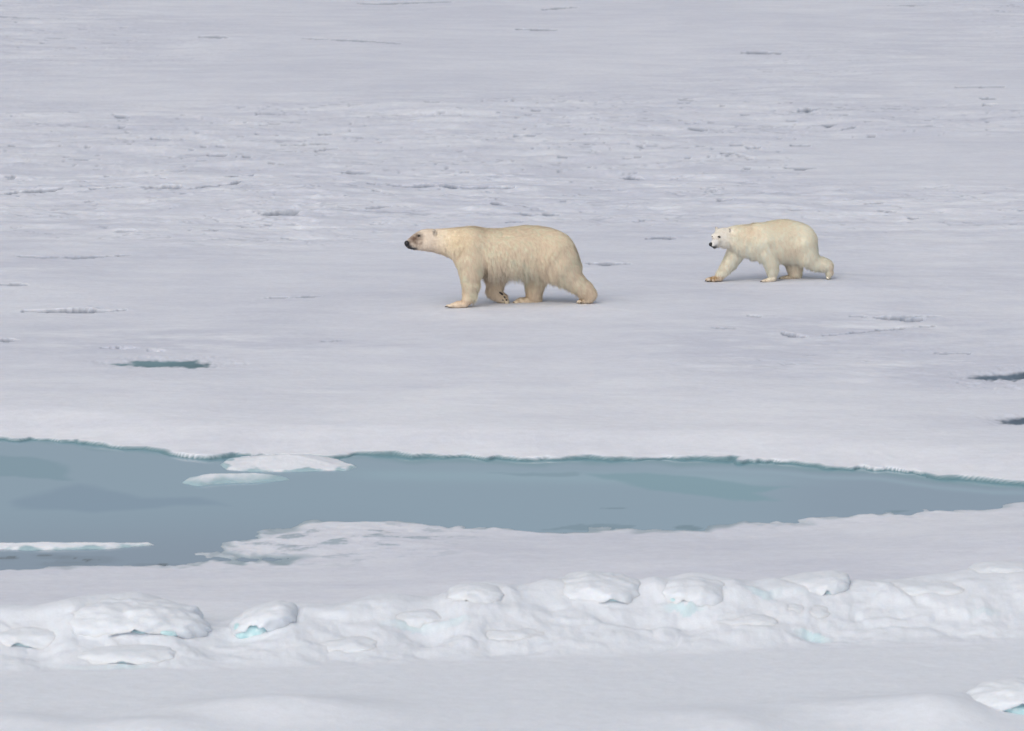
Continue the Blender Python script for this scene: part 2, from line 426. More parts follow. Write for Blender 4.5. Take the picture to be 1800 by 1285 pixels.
        idv = 0.5+0.5*pn(xx*0.7, yy*0.7, 57)
        front = np.clip(1+s/L, 0, 1)
        step = 0.62*sst(0.0, 0.30, front) + 0.38*sst(0.45, 0.85, front+0.25*(idv-0.5))
        prof = np.where(s > 0, np.exp(-(s/0.55)**2), step*0.35+sst(0, 1, front)*0.65)
        fade = np.where(s > 0, np.exp(-(s/0.45)**2), sst(0.0, 0.25, front))
        mask = fade*(1-0.25*sst(1500, 1750, uu))
        crest_damp = np.where(np.abs(s) < 0.5, 0.45, 1.0)*0+1-0.75*np.exp(-(s/0.35)**2)
        big = slabs(xx*0.85+wx_*0.7, yy*0.95+wy_*0.7, 7, 0.9); sml = slabs(xx*2.3+wx_*1.4, yy*2.4+wy_*1.4, 17, 1.0)
        tiny = slabs(xx*5.5+wx_*2, yy*5+wy_*2, 27, 1.2)
        rr = Hr*prof + mask*crest_damp*(0.06*np.clip(big, -.3, 1.2)+0.04*np.clip(sml, -.3, 1.2)*(0.6+pn(xx*0.8, yy*0.8, 58))+0.020*np.clip(tiny, -.3, 1.2)*(0.5+pn(xx*1.1, yy*1.1, 59))+0.014*fbm(xx*3.5, yy*3, 71, 4)) - 0.05*mask
        h[k] = h[k]*1.0 + rr
        dry[k] = sst(-0.05, 0.5, np.where(s > 0, np.exp(-(s/0.8)**2), 1+s/L+0.16*fbm(xx*1.4, yy*1.2, 72, 3)))*0.55
        dry[k] = np.where(s > 0, dry[k]/0.55, np.minimum(1, dry[k]+0.45*sst(0, 0.1, -s)+0.45*np.exp(-((s+L*0.4)/L)**2)*sst(-0.1, 0.15, 1+s/L)))
        dry[k] = np.where(s < -L, np.maximum(0.85, dry[k]), dry[k])
        for mx_, my_, rx, ry, mh in MOUNDS:
            h[k] += mh*np.exp(-(((xx-mx_)/rx)**2)-(((yy-my_)/ry)**2))
        for (u0, u1, vv0, dh) in STEPS:
            a = on_z(u0, vv0, 0.25); b_ = on_z(u1, vv0, 0.25); xm = (a[0]+b_[0])/2; hw = (b_[0]-a[0])/2
            t = (xx-xm)/hw; s2 = yy-a[1]-0.12*pn(xx*3, 0*xx, 81+int(u0))-0.05*pn(xx*11, 0*xx, 82)
            win = np.clip(1-t*t, 0, 1)**1.5*mask
            h[k] -= dh*win*(1-sst(-0.04, 0.05, s2))*sst(-0.75, -0.15, s2)
            ice[k] = np.maximum(ice[k], win**0.5*(np.abs(s2) < 0.06)*sst(0.0, 0.04, dh)*0.75*sst(-.2, .5, pn(xx*2, yy, 83+int(u0))))
        # outlying low drifts in the foreground
        for (cu, cv, ru, rv, hh) in ((480,1262,230,22,.14),(250,1290,150,18,.10),(1260,1265,160,18,.06),(1560,1250,210,22,.10),(1650,1268,120,22,.16),(900,1100,110,24,.05),(1290,1285,100,16,.06),(40,1275,90,16,.06)):
            _, vv = px_of(xx, yy, 0.13)
            g = np.exp(-((uu-cu)/ru)**2*1.4-((vv-cv)/rv)**2*1.2)
            h[k] += hh*g; dry[k] = np.maximum(dry[k], 0.55*sst(0.1, 0.8, g))
    # firm ground under the animals
    for cx, cy, z0, sl in BEARS:
        w = np.exp(-(((x-cx)/1.25)**4+((y-cy)/0.85)**4))
        plane = z0+sl*(x-cx) + 0.004*pn(x*5, y*4, 99)
        h = h*(1-w)+plane*w; dark = dark*(1-w)
    if not want_attr: return h.reshape(shp)
    return h, wet, dark, teal, dry, hole, ice
def ground_hit(u, v):
    r = ray(u, v); t0 = (0.9-H_CAM)/r[2]; t1 = (-0.2-H_CAM)/r[2]
    t = np.linspace(t0, t1, 500); P = np.outer(t, r) + np.array([0, 0, H_CAM])
    z = terrain(P[:, 0], P[:, 1]); i = int(np.argmax(P[:, 2] < z))
    return np.array([P[i, 0], P[i, 1], z[i]])

# ================================================================== bears (data first: the ground meets their feet)
class Zoom:                                   # traced in an enlarged crop of the photograph
    def __init__(s, ox, oy, k, y0, yaw): s.ox, s.oy, s.k, s.y0, s.yaw = ox, oy, k, y0, yaw; s.xc = None
    def w(s, X, Y, dy=0.0):
        u, v = s.ox+X/s.k, s.oy+Y/s.k
        p = on_y(u, v, s.y0)
        yy = s.y0 + dy + s.yaw*(p[0]-(s.xc or p[0]))
        return on_y(u, v, yy)
ZA = Zoom(690, 370, 1800/380, on_z(905, 538, 0.15)[1], 0.10); ZA.xc = on_y(905, 538, ZA.y0)[0]
ZC = Zoom(1220, 370, 1800/280, on_z(1360, 494, 0.15)[1], 0.10); ZC.xc = on_y(1360, 494, ZC.y0)[0]
UA = 1/(1800/380)*ZA.y0/CP/FPX*1.0            # metres per traced unit
UC = 1/(1800/280)*ZC.y0/CP/FPX*1.0

def contact(Z, pts):
    P = np.array([Z.w(*p) for p in pts])
    A = np.c_[np.ones(len(P)), P[:, 0]-P[:, 0].mean()]
    c = np.linalg.lstsq(A, P[:, 2], rcond=None)[0]
    BEARS.append((P[:, 0].mean(), P[:, 1].mean(), c[0]+0.006, c[1]))
contact(ZA, [(560,806,-.16),(1120,780,.13),(1620,768,-.12)])
contact(ZC, [(230,808,.07),(860,812,-.10),(1120,774,.09),(1515,775,-.09)])

BG = 'snow blocks of the pressure ridge'
#  u, v of the foot of the cap, cap width px, cap height px, depth m, rot, tilt, blue: (du px, width px, height px), label
BLK = [(228,1106,235,58,.55,.05,-.01,(12,190,13),'broad domed snow block over a long thin turquoise gap, left part of the ridge'),
       (462,1092,105,34,.35,-.1,.30,(-12,84,24),'tilted snow block with a pale blue face, right of the long turquoise gap'),
       (35,1128,150,34,.35,.1,.02,(0,100,9),'snow block at the left edge of the photo with a faint blue foot'),
       (215,1160,170,24,.30,0,.03,(0,120,6),'low flat snow block below the long turquoise gap'),
       (835,1054,90,30,.35,.1,0,(-16,34,9),'small snow block with a turquoise notch near the middle of the ridge'),
       (1050,1050,150,50,.50,0,.0,(25,80,8),'rounded snow block under the highest crest, thin blue line at its foot'),
       (1225,1054,110,44,.40,-.1,0,(-22,50,8),'snow block with a short blue slit, right of the highest crest'),
       (1432,1034,120,24,.35,.1,.12,(22,32,12),'tilted snow slab with a small blue-grey shadowed nook beneath its tip'),
       (1400,1078,140,26,.30,.1,-.05,(12,40,4),'flat snow block low on the ridge below the tilted slab with the nook'),
       (715,1098,140,28,.32,0,0,(-22,30,6),'snow lump with a faint blue spot, front slope left of the middle'),
       (1290,1098,150,24,.32,-.1,.04,(0,70,3),'pillow shaped snow block low on the front slope, right of the middle'),
       (880,1122,190,22,.30,.05,.0,(-60,60,3),'wide low snow block at the foot of the ridge below its middle'),
       (1625,1042,150,20,.30,0,0,(0,50,3),'low worn snow block on the fading right part of the ridge'),
       (1768,1008,110,20,.30,0,0,(5,50,3),'small snow block at the far right end of the ridge'),
       (590,1140,150,22,.30,0,.02,(0,60,3),'low snow block on the front slope below the tilted blue faced block'),
       (1790,1234,160,46,.36,.05,.06,(0,130,22),'large round snow block with turquoise underside in the bottom right corner')]
BP = []
for (u, v, wpx, hpx, dpt, rot, tilt, (bdu, bw, bhp), label) in BLK:
    p = ground_hit(u, v+bhp); pm = FPX/(p[1]/CP); BP.append((p, pm))
for (p, pm), (u, v, wpx, hpx, dpt, *_r) in zip(BP, BLK):
    w = wpx/pm; hc = hpx/pm
    MOUNDS.append((p[0], p[1]+dpt*1.9, w*0.75, dpt*0.75, hc*0.22))
    MOUNDS.append((p[0]-w*0.62, p[1]+dpt*0.9, w*0.20, dpt*0.5, hc*0.22))
    MOUNDS.append((p[0]+w*0.62, p[1]+dpt*1.0, w*0.18, dpt*0.5, hc*0.22))

# ------------------------------------------------------------------ ground sheet
def steps(a, b, n): return list(np.linspace(a, b, n, endpoint=False))
ys = steps(2, 40, 40)+steps(40, 64, 760)+steps(64, 84, 330)+steps(84, 130, 300)+list(130*1.12**np.arange(0, 40))
tc = 0.118
ts = np.linspace(-tc, tc, 1000)
ext = tc + 0.004*(1.16**np.arange(1, 50)-1)/0.16
ts = np.concatenate([-ext[::-1], ts, ext])
ys = np.array(ys)
TX, YY = np.meshgrid(ts, ys); XX = TX*YY
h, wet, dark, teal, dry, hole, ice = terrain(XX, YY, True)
nx, ny = len(ts), len(ys)
V = np.stack([XX.ravel(), YY.ravel(), h], 1)
ii = np.arange(nx*ny).reshape(ny, nx)
F = np.stack([ii[:-1, :-1], ii[:-1, 1:], ii[1:, 1:], ii[1:, :-1]], -1).reshape(-1, 4)
wet = np.clip(wet, 0, 1.5)[:, None]; dk = np.clip(dark, 0, 1)[:, None]; tl = np.clip(teal, 0, 1)[:, None]; dr = np.clip(dry, 0, 1)[:, None]
c_dry = np.array([0.725, 0.765, 0.82]); c_mid = np.array([0.775, 0.80, 0.855]); c_wet = np.array([0.655, 0.68, 0.755])
col = c_mid*(1-wet)+c_wet*wet
col = col*(1-dr)+c_dry*dr
col = col*(1-tl)+np.array([0.15, 0.26, 0.30])*tl
col = col*(1-dk)+np.array([0.17, 0.20, 0.25])*dk  # crevice shade and exposed wet ice share this painted dark tint
ic = np.clip(ice, 0, 1)[:, None]*0.75; col = col*(1-ic)+np.array([0.42, 0.66, 0.70])*ic
hl = np.clip(hole, 0, 1)[:, None]; hn = fbm(XX.ravel()*2, YY.ravel(), 222, 3)[:, None]
col = col*(1-hl)+(np.where(XX.ravel()[:, None] > 2, np.array([0.10, 0.14, 0.185]), np.array([0.135, 0.225, 0.255]))*(1+0.3*hn))*hl
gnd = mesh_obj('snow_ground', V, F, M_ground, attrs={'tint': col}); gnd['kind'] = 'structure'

# ------------------------------------------------------------------ water
wy = np.concatenate([np.linspace(38, 64, 330), np.linspace(64.5, 90, 40)]); wt = np.linspace(-0.25, 0.25, 900)
WT, WY = np.meshgrid(wt, wy); WX = WT*WY
wu, wv = px_of(WX.ravel(), WY.ravel(), 0.0)
wn_ = 26*fbm(WX.ravel()*0.9, WY.ravel()*0.35, 200, 4); wn2 = 5*fbm(WX.ravel()*1.7, WY.ravel()*0.5, 210, 4)
WC = np.tile(np.array([0.268, 0.395, 0.485]), (len(wu), 1))
def blend(C, m, c): m = np.clip(m, 0, 1)[:, None]; return C*(1-m)+np.array(c)*m
def blob(poly, soft):
    P = np.array(poly, float)*[1, 6.0]
    d, _ = poly_sdf(wu+wn_*1.3, (wv+wn2*0.8)*6.0, P); return 1-sst(-soft, soft, d)
WC = blend(WC, 0.75*sst(880, 985, wv+0.03*(wu-300))*(1-sst(400, 900, wu)), (0.23, 0.30, 0.385))  # grey overcast reflection painted into the water colour, lower left
WC = blend(WC, 0.65*np.exp(-((wv+wn2*0.4-838-0.012*(wu-900))/11)**2)*sst(560, 700, wu)*(1-sst(1350, 1600, wu)), (0.31, 0.48, 0.56))
WC = blend(WC, 0.6*sst(1280, 1500, wu), (0.24, 0.33, 0.43))
WC = blend(WC, 0.95*blob([(-300,800),(0,801),(60,804),(105,815),(128,845),(60,842),(0,838),(-300,842)], 14), (0.19, 0.335, 0.41))
WC = blend(WC, 0.8*blob([(20,880),(90,862),(140,851),(180,864),(260,871),(340,877),(390,886),(300,892),(150,900),(60,895)], 26), (0.20, 0.315, 0.42))
WC = blend(WC, 0.85*blob([(1030,833),(1100,832),(1200,834),(1300,846),(1385,860),(1330,866),(1372,882),(1320,882),(1230,872),(1150,862),(1110,846)], 14), (0.18, 0.36, 0.42))
WC = blend(WC, 0.75*blob([(860,833),(930,830),(1010,832),(1010,836),(930,837)], 9), (0.19, 0.33, 0.40))
WC = blend(WC, 0.7*blob([(1050,893),(1080,891),(1112,892),(1080,894)], 3), (0.13, 0.24, 0.29))
WC = blend(WC, 0.7*blob([(1550,898),(1580,896),(1600,898),(1580,901)], 4), (0.13, 0.24, 0.29))
WC = blend(WC, 0.8*blob([(1170,924),(1200,921),(1240,926),(1220,931),(1180,930)], 5), (0.13, 0.24, 0.29))
WC = blend(WC, 0.8*blob([(940,930),(1000,919),(1060,921),(1100,924),(1080,931)], 5)*0.7, (0.13, 0.24, 0.29))
vfar = np.interp(wu, [p_[0] for p_ in POND_FAR], [p_[1] for p_ in POND_FAR])
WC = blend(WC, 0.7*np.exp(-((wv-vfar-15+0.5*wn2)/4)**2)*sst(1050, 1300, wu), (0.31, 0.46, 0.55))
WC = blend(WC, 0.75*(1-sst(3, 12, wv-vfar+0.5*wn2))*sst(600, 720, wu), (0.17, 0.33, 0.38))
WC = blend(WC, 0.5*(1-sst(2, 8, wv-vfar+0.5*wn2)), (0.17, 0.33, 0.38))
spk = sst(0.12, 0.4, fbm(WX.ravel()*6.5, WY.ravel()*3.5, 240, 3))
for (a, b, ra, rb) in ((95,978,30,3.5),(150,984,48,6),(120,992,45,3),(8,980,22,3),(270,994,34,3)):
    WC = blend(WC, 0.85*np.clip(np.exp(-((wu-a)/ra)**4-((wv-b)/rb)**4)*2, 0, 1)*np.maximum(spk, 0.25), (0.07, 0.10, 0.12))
WC = blend(WC, sst(67, 66, 0*wv+67.5)*0+(WY.ravel() > 60.5)*0.9, (0.06, 0.15, 0.17))
wi = np.arange(WX.size).reshape(WX.shape)
WF = np.stack([wi[:-1, :-1], wi[:-1, 1:], wi[1:, 1:], wi[1:, :-1]], -1).reshape(-1, 4)
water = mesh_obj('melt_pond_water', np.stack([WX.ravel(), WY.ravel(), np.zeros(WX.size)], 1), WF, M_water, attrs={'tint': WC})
water['kind'] = 'structure'

# ------------------------------------------------------------------ ice floes lying in the pond
def floe(name, poly, hmax, rim, seed, label, tealw, n=(260, 90)):
    P = np.array([on_z(u, v)[:2] for u, v in poly])
    x0, y0 = P.min(0)-0.25; x1, y1 = P.max(0)+0.25
    gx = np.linspace(x0, x1, n[0]); gy = np.linspace(y0, y1, n[1]); X, Y = np.meshgrid(gx, gy); x, y = X.ravel(), Y.ravel()
    d, _ = poly_sdf(x, y, P); d = -d
    d = d + 0.05*pn(x*3, y*2, seed)+0.015*pn(x*13, y*8, seed+1)
    top = 0.018*sst(0, 0.05, d) + (hmax-0.018)*sst(0.02, rim, d)**0.8 + np.clip(d*5, 0, 1)*(0.006*fbm(x*3, y*3, seed+2, 3)+0.001*pn(x*22, y*15, seed+4))
    z = np.where(d > 0, top, np.maximum(-0.10, d*1.2))
    tl = np.clip(1-sst(0.01, tealw, d + 0.10*fbm(x*4, y*3, seed+3, 3)), 0, 1)[:, None]
    c = np.array([0.77, 0.80, 0.85])*(1-tl)+np.array([0.36, 0.50, 0.55])*tl
    Vt = np.stack([x, y, z], 1); Vb = np.stack([x, y, np.full(len(x), -0.12)], 1)
    ii = np.arange(len(x)).reshape(n[1], n[0]); o = len(x)
    Ft = np.stack([ii[:-1, :-1], ii[:-1, 1:], ii[1:, 1:], ii[1:, :-1]], -1).reshape(-1, 4)
    Fb = Ft[:, ::-1]+o
    def strip(a): return np.stack([a[:-1], a[:-1]+o, a[1:]+o, a[1:]], -1)
    sides = np.concatenate([strip(ii[0]), strip(ii[-1][::-1]), strip(ii[:, 0][::-1]), strip(ii[:, -1])])
    ob = mesh_obj(name, np.concatenate([Vt, Vb]), np.concatenate([Ft, Fb, sides]), M_ground, attrs={'tint': np.concatenate([c, c])})
    return tag(ob, label, 'ice floe', 'snow covered floes in the melt pond')
floe('ice_floe', [(380,817),(398,808),(440,803),(500,800),(560,801),(600,809),(628,821),(614,827),(560,829),(500,830),(440,829),(402,825)], 0.135, 0.95, 301,
     'smooth domed snow floe touching the far bank of the pond', 0.09)
floe('ice_floe', [(318,849),(325,842),(345,838),(400,836),(450,835),(500,838),(508,843),(470,848),(400,850),(350,854)], 0.075, 0.38, 321,
     'small ragged floe with a blue-green fringe, floating below the domed floe', 0.34)
floe('ice_floe', [(-200,958),(-100,955),(0,956),(100,957),(190,957),(262,956),(272,958),(230,962),(180,965),(100,967),(0,967),(-120,968),(-200,964)], 0.055, 0.26, 341,
     'long thin strip of white ice by the near left shore of the pond', 0.10, (420, 60))

# ------------------------------------------------------------------ snow covered blocks of the pressure ridge
def blob_mesh(c, size, rot, power, amp, seed, tilt=0.0, nu=56, nv=34):
    th = np.linspace(0, 2*math.pi, nu, endpoint=False); ph = np.linspace(-math.pi/2, math.pi/2, nv)
    T, P = np.meshgrid(th, ph); d = np.stack([np.cos(T)*np.cos(P), np.sin(T)*np.cos(P), np.sin(P)], -1).reshape(-1, 3)
    k = (np.abs(d)**power).sum(1)**(1/power); p = d/k[:, None]
    s = np.array(size)
    q = p*s
    nz = fbm(q[:, 0]*3.5+seed, q[:, 2]*5+q[:, 1]*3.1, seed, 3)+0.5*pn(q[:, 0]*9, q[:, 1]*7+q[:, 2]*9, seed+3)
    p = p*(1+amp*nz)[:, None]*s
    ca, sa = math.cos(tilt), math.sin(tilt); p = np.stack([p[:, 0]*ca-p[:, 2]*sa, p[:, 1], p[:, 0]*sa+p[:, 2]*ca], 1)
    ca, sa = math.cos(rot), math.sin(rot); p = np.stack([p[:, 0]*ca-p[:, 1]*sa, p[:, 0]*sa+p[:, 1]*ca, p[:, 2]], 1)
    p += np.array(c)
    ii = np.arange(nu*nv).reshape(nv, nu); r = np.roll(ii, -1, axis=1)
    F = np.stack([ii[:-1], r[:-1], r[1:], ii[1:]], -1).reshape(-1, 4)
    return p, F
for i, (u, v, wpx, hpx, dpt, rot, tilt, (bdu, bw, bhp), label) in enumerate(BLK):
    p, pm = BP[i]; w = wpx/pm; hc = hpx/pm; bh = bhp/pm
    root = empty('snow_block', (p[0], p[1]+dpt, p[2]-0.05), label, 'snow block', BG)
    sz = hc*0.85
    pc, Fc = blob_mesh((p[0], p[1]+dpt*0.95, p[2]+bh-sz*(0.45 if bhp >= 5 else 0.58)), (w*0.58, dpt, sz), rot, 2.4, 0.085, 400+i*7, tilt, 110, 60)
    if bhp >= 5:                                          # the cap is undercut where the blue ice shows
        xb = p[0]+bdu/pm; t_ = (pc[:, 0]-xb)/(bw*0.5/pm)
        win = np.clip(1-np.abs(t_), 0, 1)**0.7
        zc_ = p[2]-0.07+(bh*(0.80+0.45*pn(pc[:, 0]*9, pc[:, 0]*0, 610+i)+0.25*pn(pc[:, 0]*25, pc[:, 0]*0, 620+i))+0.07)*win
        pc[:, 2] = np.maximum(pc[:, 2], zc_); pc[:, 1] -= 0.020*win*np.exp(-((pc[:, 2]-zc_)/0.06)**2)*(pc[:, 1] < p[1]+dpt*0.6)
    mesh_obj('snow_cap', pc, Fc, M_block, root)
    if bhp < 5: continue
    pb, Fb = blob_mesh((xb, p[1]+dpt*0.95+0.010, p[2]+bh*0.1), (min(bw*0.47/pm, w*0.42), dpt*0.955, bh*0.70+0.012), rot, 3.4, 0.05, 500+i*7, 0, 140, 40)
    mesh_obj('blue_ice', pb, Fb, M_blue, root)

# ------------------------------------------------------------------ implicit bodies
def smin(a, b, k):
    h_ = np.clip(0.5+0.5*(b-a)/k, 0, 1); return b*(1-h_)+a*h_ - k*h_*(1-h_)
class Body:
    def __init__(s, lo, hi, vox):
        s.lo = np.array(lo, float); s.vox = vox
        s.n = np.ceil((np.array(hi)-s.lo)/vox).astype(int)+1
        s.ax = [s.lo[i]+vox*np.arange(s.n[i]) for i in range(3)]
        s.f = np.full(tuple(s.n), 1.0, np.float32)
    def sub(s, lo, hi):
        a = np.clip(np.floor((np.array(lo)-s.lo)/s.vox).astype(int), 0, s.n); b = np.clip(np.ceil((np.array(hi)-s.lo)/s.vox).astype(int)+1, 0, s.n)
        sl = tuple(slice(a[i], b[i]) for i in range(3))
        G = np.meshgrid(*[s.ax[i][sl[i]] for i in range(3)], indexing='ij', sparse=True)
        return sl, G
    def add(s, sl, d, k):
        s.f[sl] = smin(s.f[sl], d.astype(np.float32), k)
    def cone(s, a, b, ra, rb, k=0.04, flat=1.0):          # round cone between two joints; flat<1 thins it sideways (y)
        a = np.array(a, float); b = np.array(b, float); m = max(ra, rb)+k*2+0.03
        sl, (X, Y, Z_) = s.sub(np.minimum(a, b)-m, np.maximum(a, b)+m)
        e = b-a; e2 = e@e+1e-9
        t = np.clip(((X-a[0])*e[0]+(Y-a[1])*e[1]+(Z_-a[2])*e[2])/e2, 0, 1)
        d = np.sqrt((X-a[0]-t*e[0])**2+((Y-a[1]-t*e[1])/flat)**2+(Z_-a[2]-t*e[2])**2)-(ra+(rb-ra)*t)
        s.add(sl, d*min(1, flat), k)
    def chain(s, pts, k=0.04, flat=1.0):
        for (p, r), (q, r2) in zip(pts[:-1], pts[1:]): s.cone(p, q, r, r2, k, flat)
    def ell(s, c, r, k=0.03):
        c = np.array(c, float); r = np.array(r, float)
        sl, (X, Y, Z_) = s.sub(c-r-k*2-.03, c+r+k*2+.03)
        q = np.sqrt(((X-c[0])/r[0])**2+((Y-c[1])/r[1])**2+((Z_-c[2])/r[2])**2)
        s.add(sl, (q-1)*r.min(), k)
    def sweep(s, xs, top, bot, w, yc, p=2.2, k=0.04, off=0.0):   # trunk: outline from above, below and the side
        sl, (X, Y, Z_) = s.sub((xs[0]-.15, yc.min()-max(w)-.2, min(bot)-.2), (xs[-1]+.15, yc.max()+max(w)+.2, max(top)+.2))
        x1 = X.ravel(); i = lambda a: np.interp(x1, xs, a).reshape(-1, 1, 1)
        t_, b_, w_, y_ = i(top), i(bot), i(w), i(yc)
        zc = (t_+b_)/2; hz = np.maximum((t_-b_)/2, .004); w_ = np.maximum(w_, .004)
        low = np.clip((zc-Z_)/hz, -1, 1)
        w2 = w_*(1+0.06*low)
        q = (np.abs((Z_-zc)/hz)**p+np.abs((Y-y_)/w2)**p)**(1/p)
        d = (q-1)*np.minimum(hz, w_)
        e = np.maximum(xs[0]-X, X-xs[-1])
        d = np.where(e > 0, np.hypot(np.maximum(d, 0), e), d)
        s.add(sl, d+off, k)
    def at(s, P):
        g = (np.asarray(P)-s.lo)/s.vox; i0 = np.clip(np.floor(g).astype(int), 0, s.n-2); t = g-i0; v = 0
        for a in (0, 1):
            for b in (0, 1):
                for c in (0, 1):
                    v = v+s.f[i0[:, 0]+a, i0[:, 1]+b, i0[:, 2]+c]*(t[:, 0] if a else 1-t[:, 0])*(t[:, 1] if b else 1-t[:, 1])*(t[:, 2] if c else 1-t[:, 2])
        return v
    def grad(s, P):
        e = s.vox*1.2; g = np.stack([s.at(P+np.eye(3)[i]*e)-s.at(P-np.eye(3)[i]*e) for i in range(3)], 1)
        return g/(np.linalg.norm(g, axis=1, keepdims=True)+1e-9)
    def surf(s, p):                                       # slide from the camera side along the line of sight onto the skin
        p = np.array(p, float); r = p-np.array([0, 0, H_CAM]); r /= np.linalg.norm(r)
        t = np.linspace(-0.45, 0.45, 900); Q = p+np.outer(t, r); d = s.at(Q)
        i = int(np.argmax(d < 0)) if (d < 0).any() else int(np.argmin(d)); return Q[i]
    def relax(s, x0, z0, n=6):                              # soften creases behind the neck and above the ankles
        g = s.f.copy()
        for _ in range(n):
            for ax in range(3):
                p = np.concatenate([g.take([0], ax), g, g.take([-1], ax)], ax)
                g = 0.25*p.take(range(0, g.shape[ax]), ax)+0.5*g+0.25*p.take(range(2, g.shape[ax]+2), ax)
        w = sst(x0, x0+0.15, s.ax[0])[:, None, None]*sst(z0, z0+0.08, s.ax[2])[None, None, :]
        s.f = (s.f*(1-w)+g*w).astype(np.float32)
    def mesh(s):                                          # surface nets
        f = s.f; S = f < 0
        c = [S[a:s.n[0]-1+a, b:s.n[1]-1+b, g:s.n[2]-1+g] for a in (0, 1) for b in (0, 1) for g in (0, 1)]
        tot = sum(x.astype(np.int8) for x in c); act = (tot > 0) & (tot < 8)
        I = np.argwhere(act); idx = -np.ones(act.shape, np.int64); idx[act] = np.arange(len(I))
        acc = np.zeros((len(I), 3)); cnt = np.zeros(len(I))
        corners = [(a, b, g) for a in (0, 1) for b in (0, 1) for g in (0, 1)]
        for a in corners:
            for ax in range(3):
                if a[ax]: continue
                b = list(a); b[ax] = 1
                fa = f[I[:, 0]+a[0], I[:, 1]+a[1], I[:, 2]+a[2]]; fb = f[I[:, 0]+b[0], I[:, 1]+b[1], I[:, 2]+b[2]]
                m = (fa < 0) != (fb < 0); t = np.where(m, fa/np.where(m, fa-fb, 1), 0)
                p = np.array(a, float)+np.zeros((len(I), 3)); p[:, ax] += t
                acc[m] += p[m]; cnt[m] += 1
        V = s.lo+(I+acc/cnt[:, None])*s.vox
        Q = []
        for ax in range(3):
            o1, o2 = [(1, 2), (2, 0), (0, 1)][ax]
            sl = [slice(1, s.n[i]-1) for i in range(3)]; sl[ax] = slice(0, s.n[ax]-1)
            A = S[tuple(sl)]; sl2 = list(sl); sl2[ax] = slice(1, s.n[ax]); B = S[tuple(sl2)]
            E = np.argwhere(A != B); base = E.copy()
            for i in range(3):
                if i != ax: base[:, i] += 1
            up = A[tuple(E.T)]
            def g(d1, d2):
                q = base.copy(); q[:, o1] -= d1; q[:, o2] -= d2; return idx[tuple(q.T)]
            q = np.stack([g(1, 1), g(0, 1), g(0, 0), g(1, 0)], 1)
            q[~up] = q[~up][:, ::-1]; Q.append(q)
        return V, np.concatenate(Q)

def fur(name, body, V, F, parent, count, flow, length, colour, seed, width=0.0065):
    rng = np.random.default_rng(seed)
    a, b, c, d = [V[F[:, i]] for i in range(4)]
    ar = np.linalg.norm(np.cross(c-a, d-b), axis=1)
    # a few more hairs where the camera side is
    pick = rng.choice(len(F), count, p=ar/ar.sum())
    s, t = rng.random((2, count, 1)); P = (a[pick]*(1-s)+b[pick]*s)*(1-t)+(d[pick]*(1-s)+c[pick]*s)*t
    Nn = body.grad(P); L = length(P)
    keep = L > 0.004; P, Nn, L = P[keep], Nn[keep], L[keep]; n = len(P)
    D = flow(P, Nn)
    # clumping: neighbouring hairs share a lean
    cl = np.stack([pn(P[:, 0]*26+seed, P[:, 2]*13+P[:, 1]*17, seed+i) for i in range(3)], 1)
    D = D+0.55*cl+0.16*rng.normal(size=(n, 3))
    D -= Nn*(D*Nn).sum(1, keepdims=True); D /= np.linalg.norm(D, axis=1, keepdims=True)+1e-9
    lift = (0.16+0.22*rng.random((n, 1)))
    W = np.cross(D, Nn); W /= np.linalg.norm(W, axis=1, keepdims=True)+1e-9
    L = (L*(0.65+0.7*rng.random(n)))[:, None]; wd = width*(0.6+0.8*rng.random((n, 1)))
    mid = P+(D+Nn*lift*1.3)*L*0.5; tip = P+(D+Nn*lift)*L+np.array([0, 0, -1.0])*L*(0.14+0.50*np.clip(-Nn[:, 2:3]*1.3, 0, 1)*np.clip(0.7+1.2*cl[:, 1:2], 0.1, 1.4))
    P0 = P-Nn*0.004
    Vb = np.stack([P0-W*wd*0.5, P0+W*wd*0.5, mid+W*wd*0.42, mid-W*wd*0.42, tip], 1).reshape(-1, 3)
    k = np.arange(n)[:, None]*5
    tris = np.concatenate([k+np.array([[0, 1, 2]]), k+np.array([[0, 2, 3]]), k+np.array([[3, 2, 4]])])
    nn = Nn+0.22*cl+0.14*rng.normal(size=(n, 3)); nn /= np.linalg.norm(nn, axis=1, keepdims=True)
    nv = np.repeat(nn, 5, axis=0)
    C0 = colour(P); C = C0**(0.61+1.0*np.clip(0.62-C0.max(1, keepdims=True), 0, 0.4))*np.array([1.04, 1.0, 0.94])*(1+0.05*rng.normal(size=(n, 1))+(0.08+0.09*np.clip((L-0.05)/0.04, 0, 1))*cl[:, :1])
    C = np.repeat(np.clip(C, 0.01, 0.95), 5, axis=0)
    return mesh_obj(name, Vb, tris, M_fur, parent, attrs={'tint': C}, normals=nv)

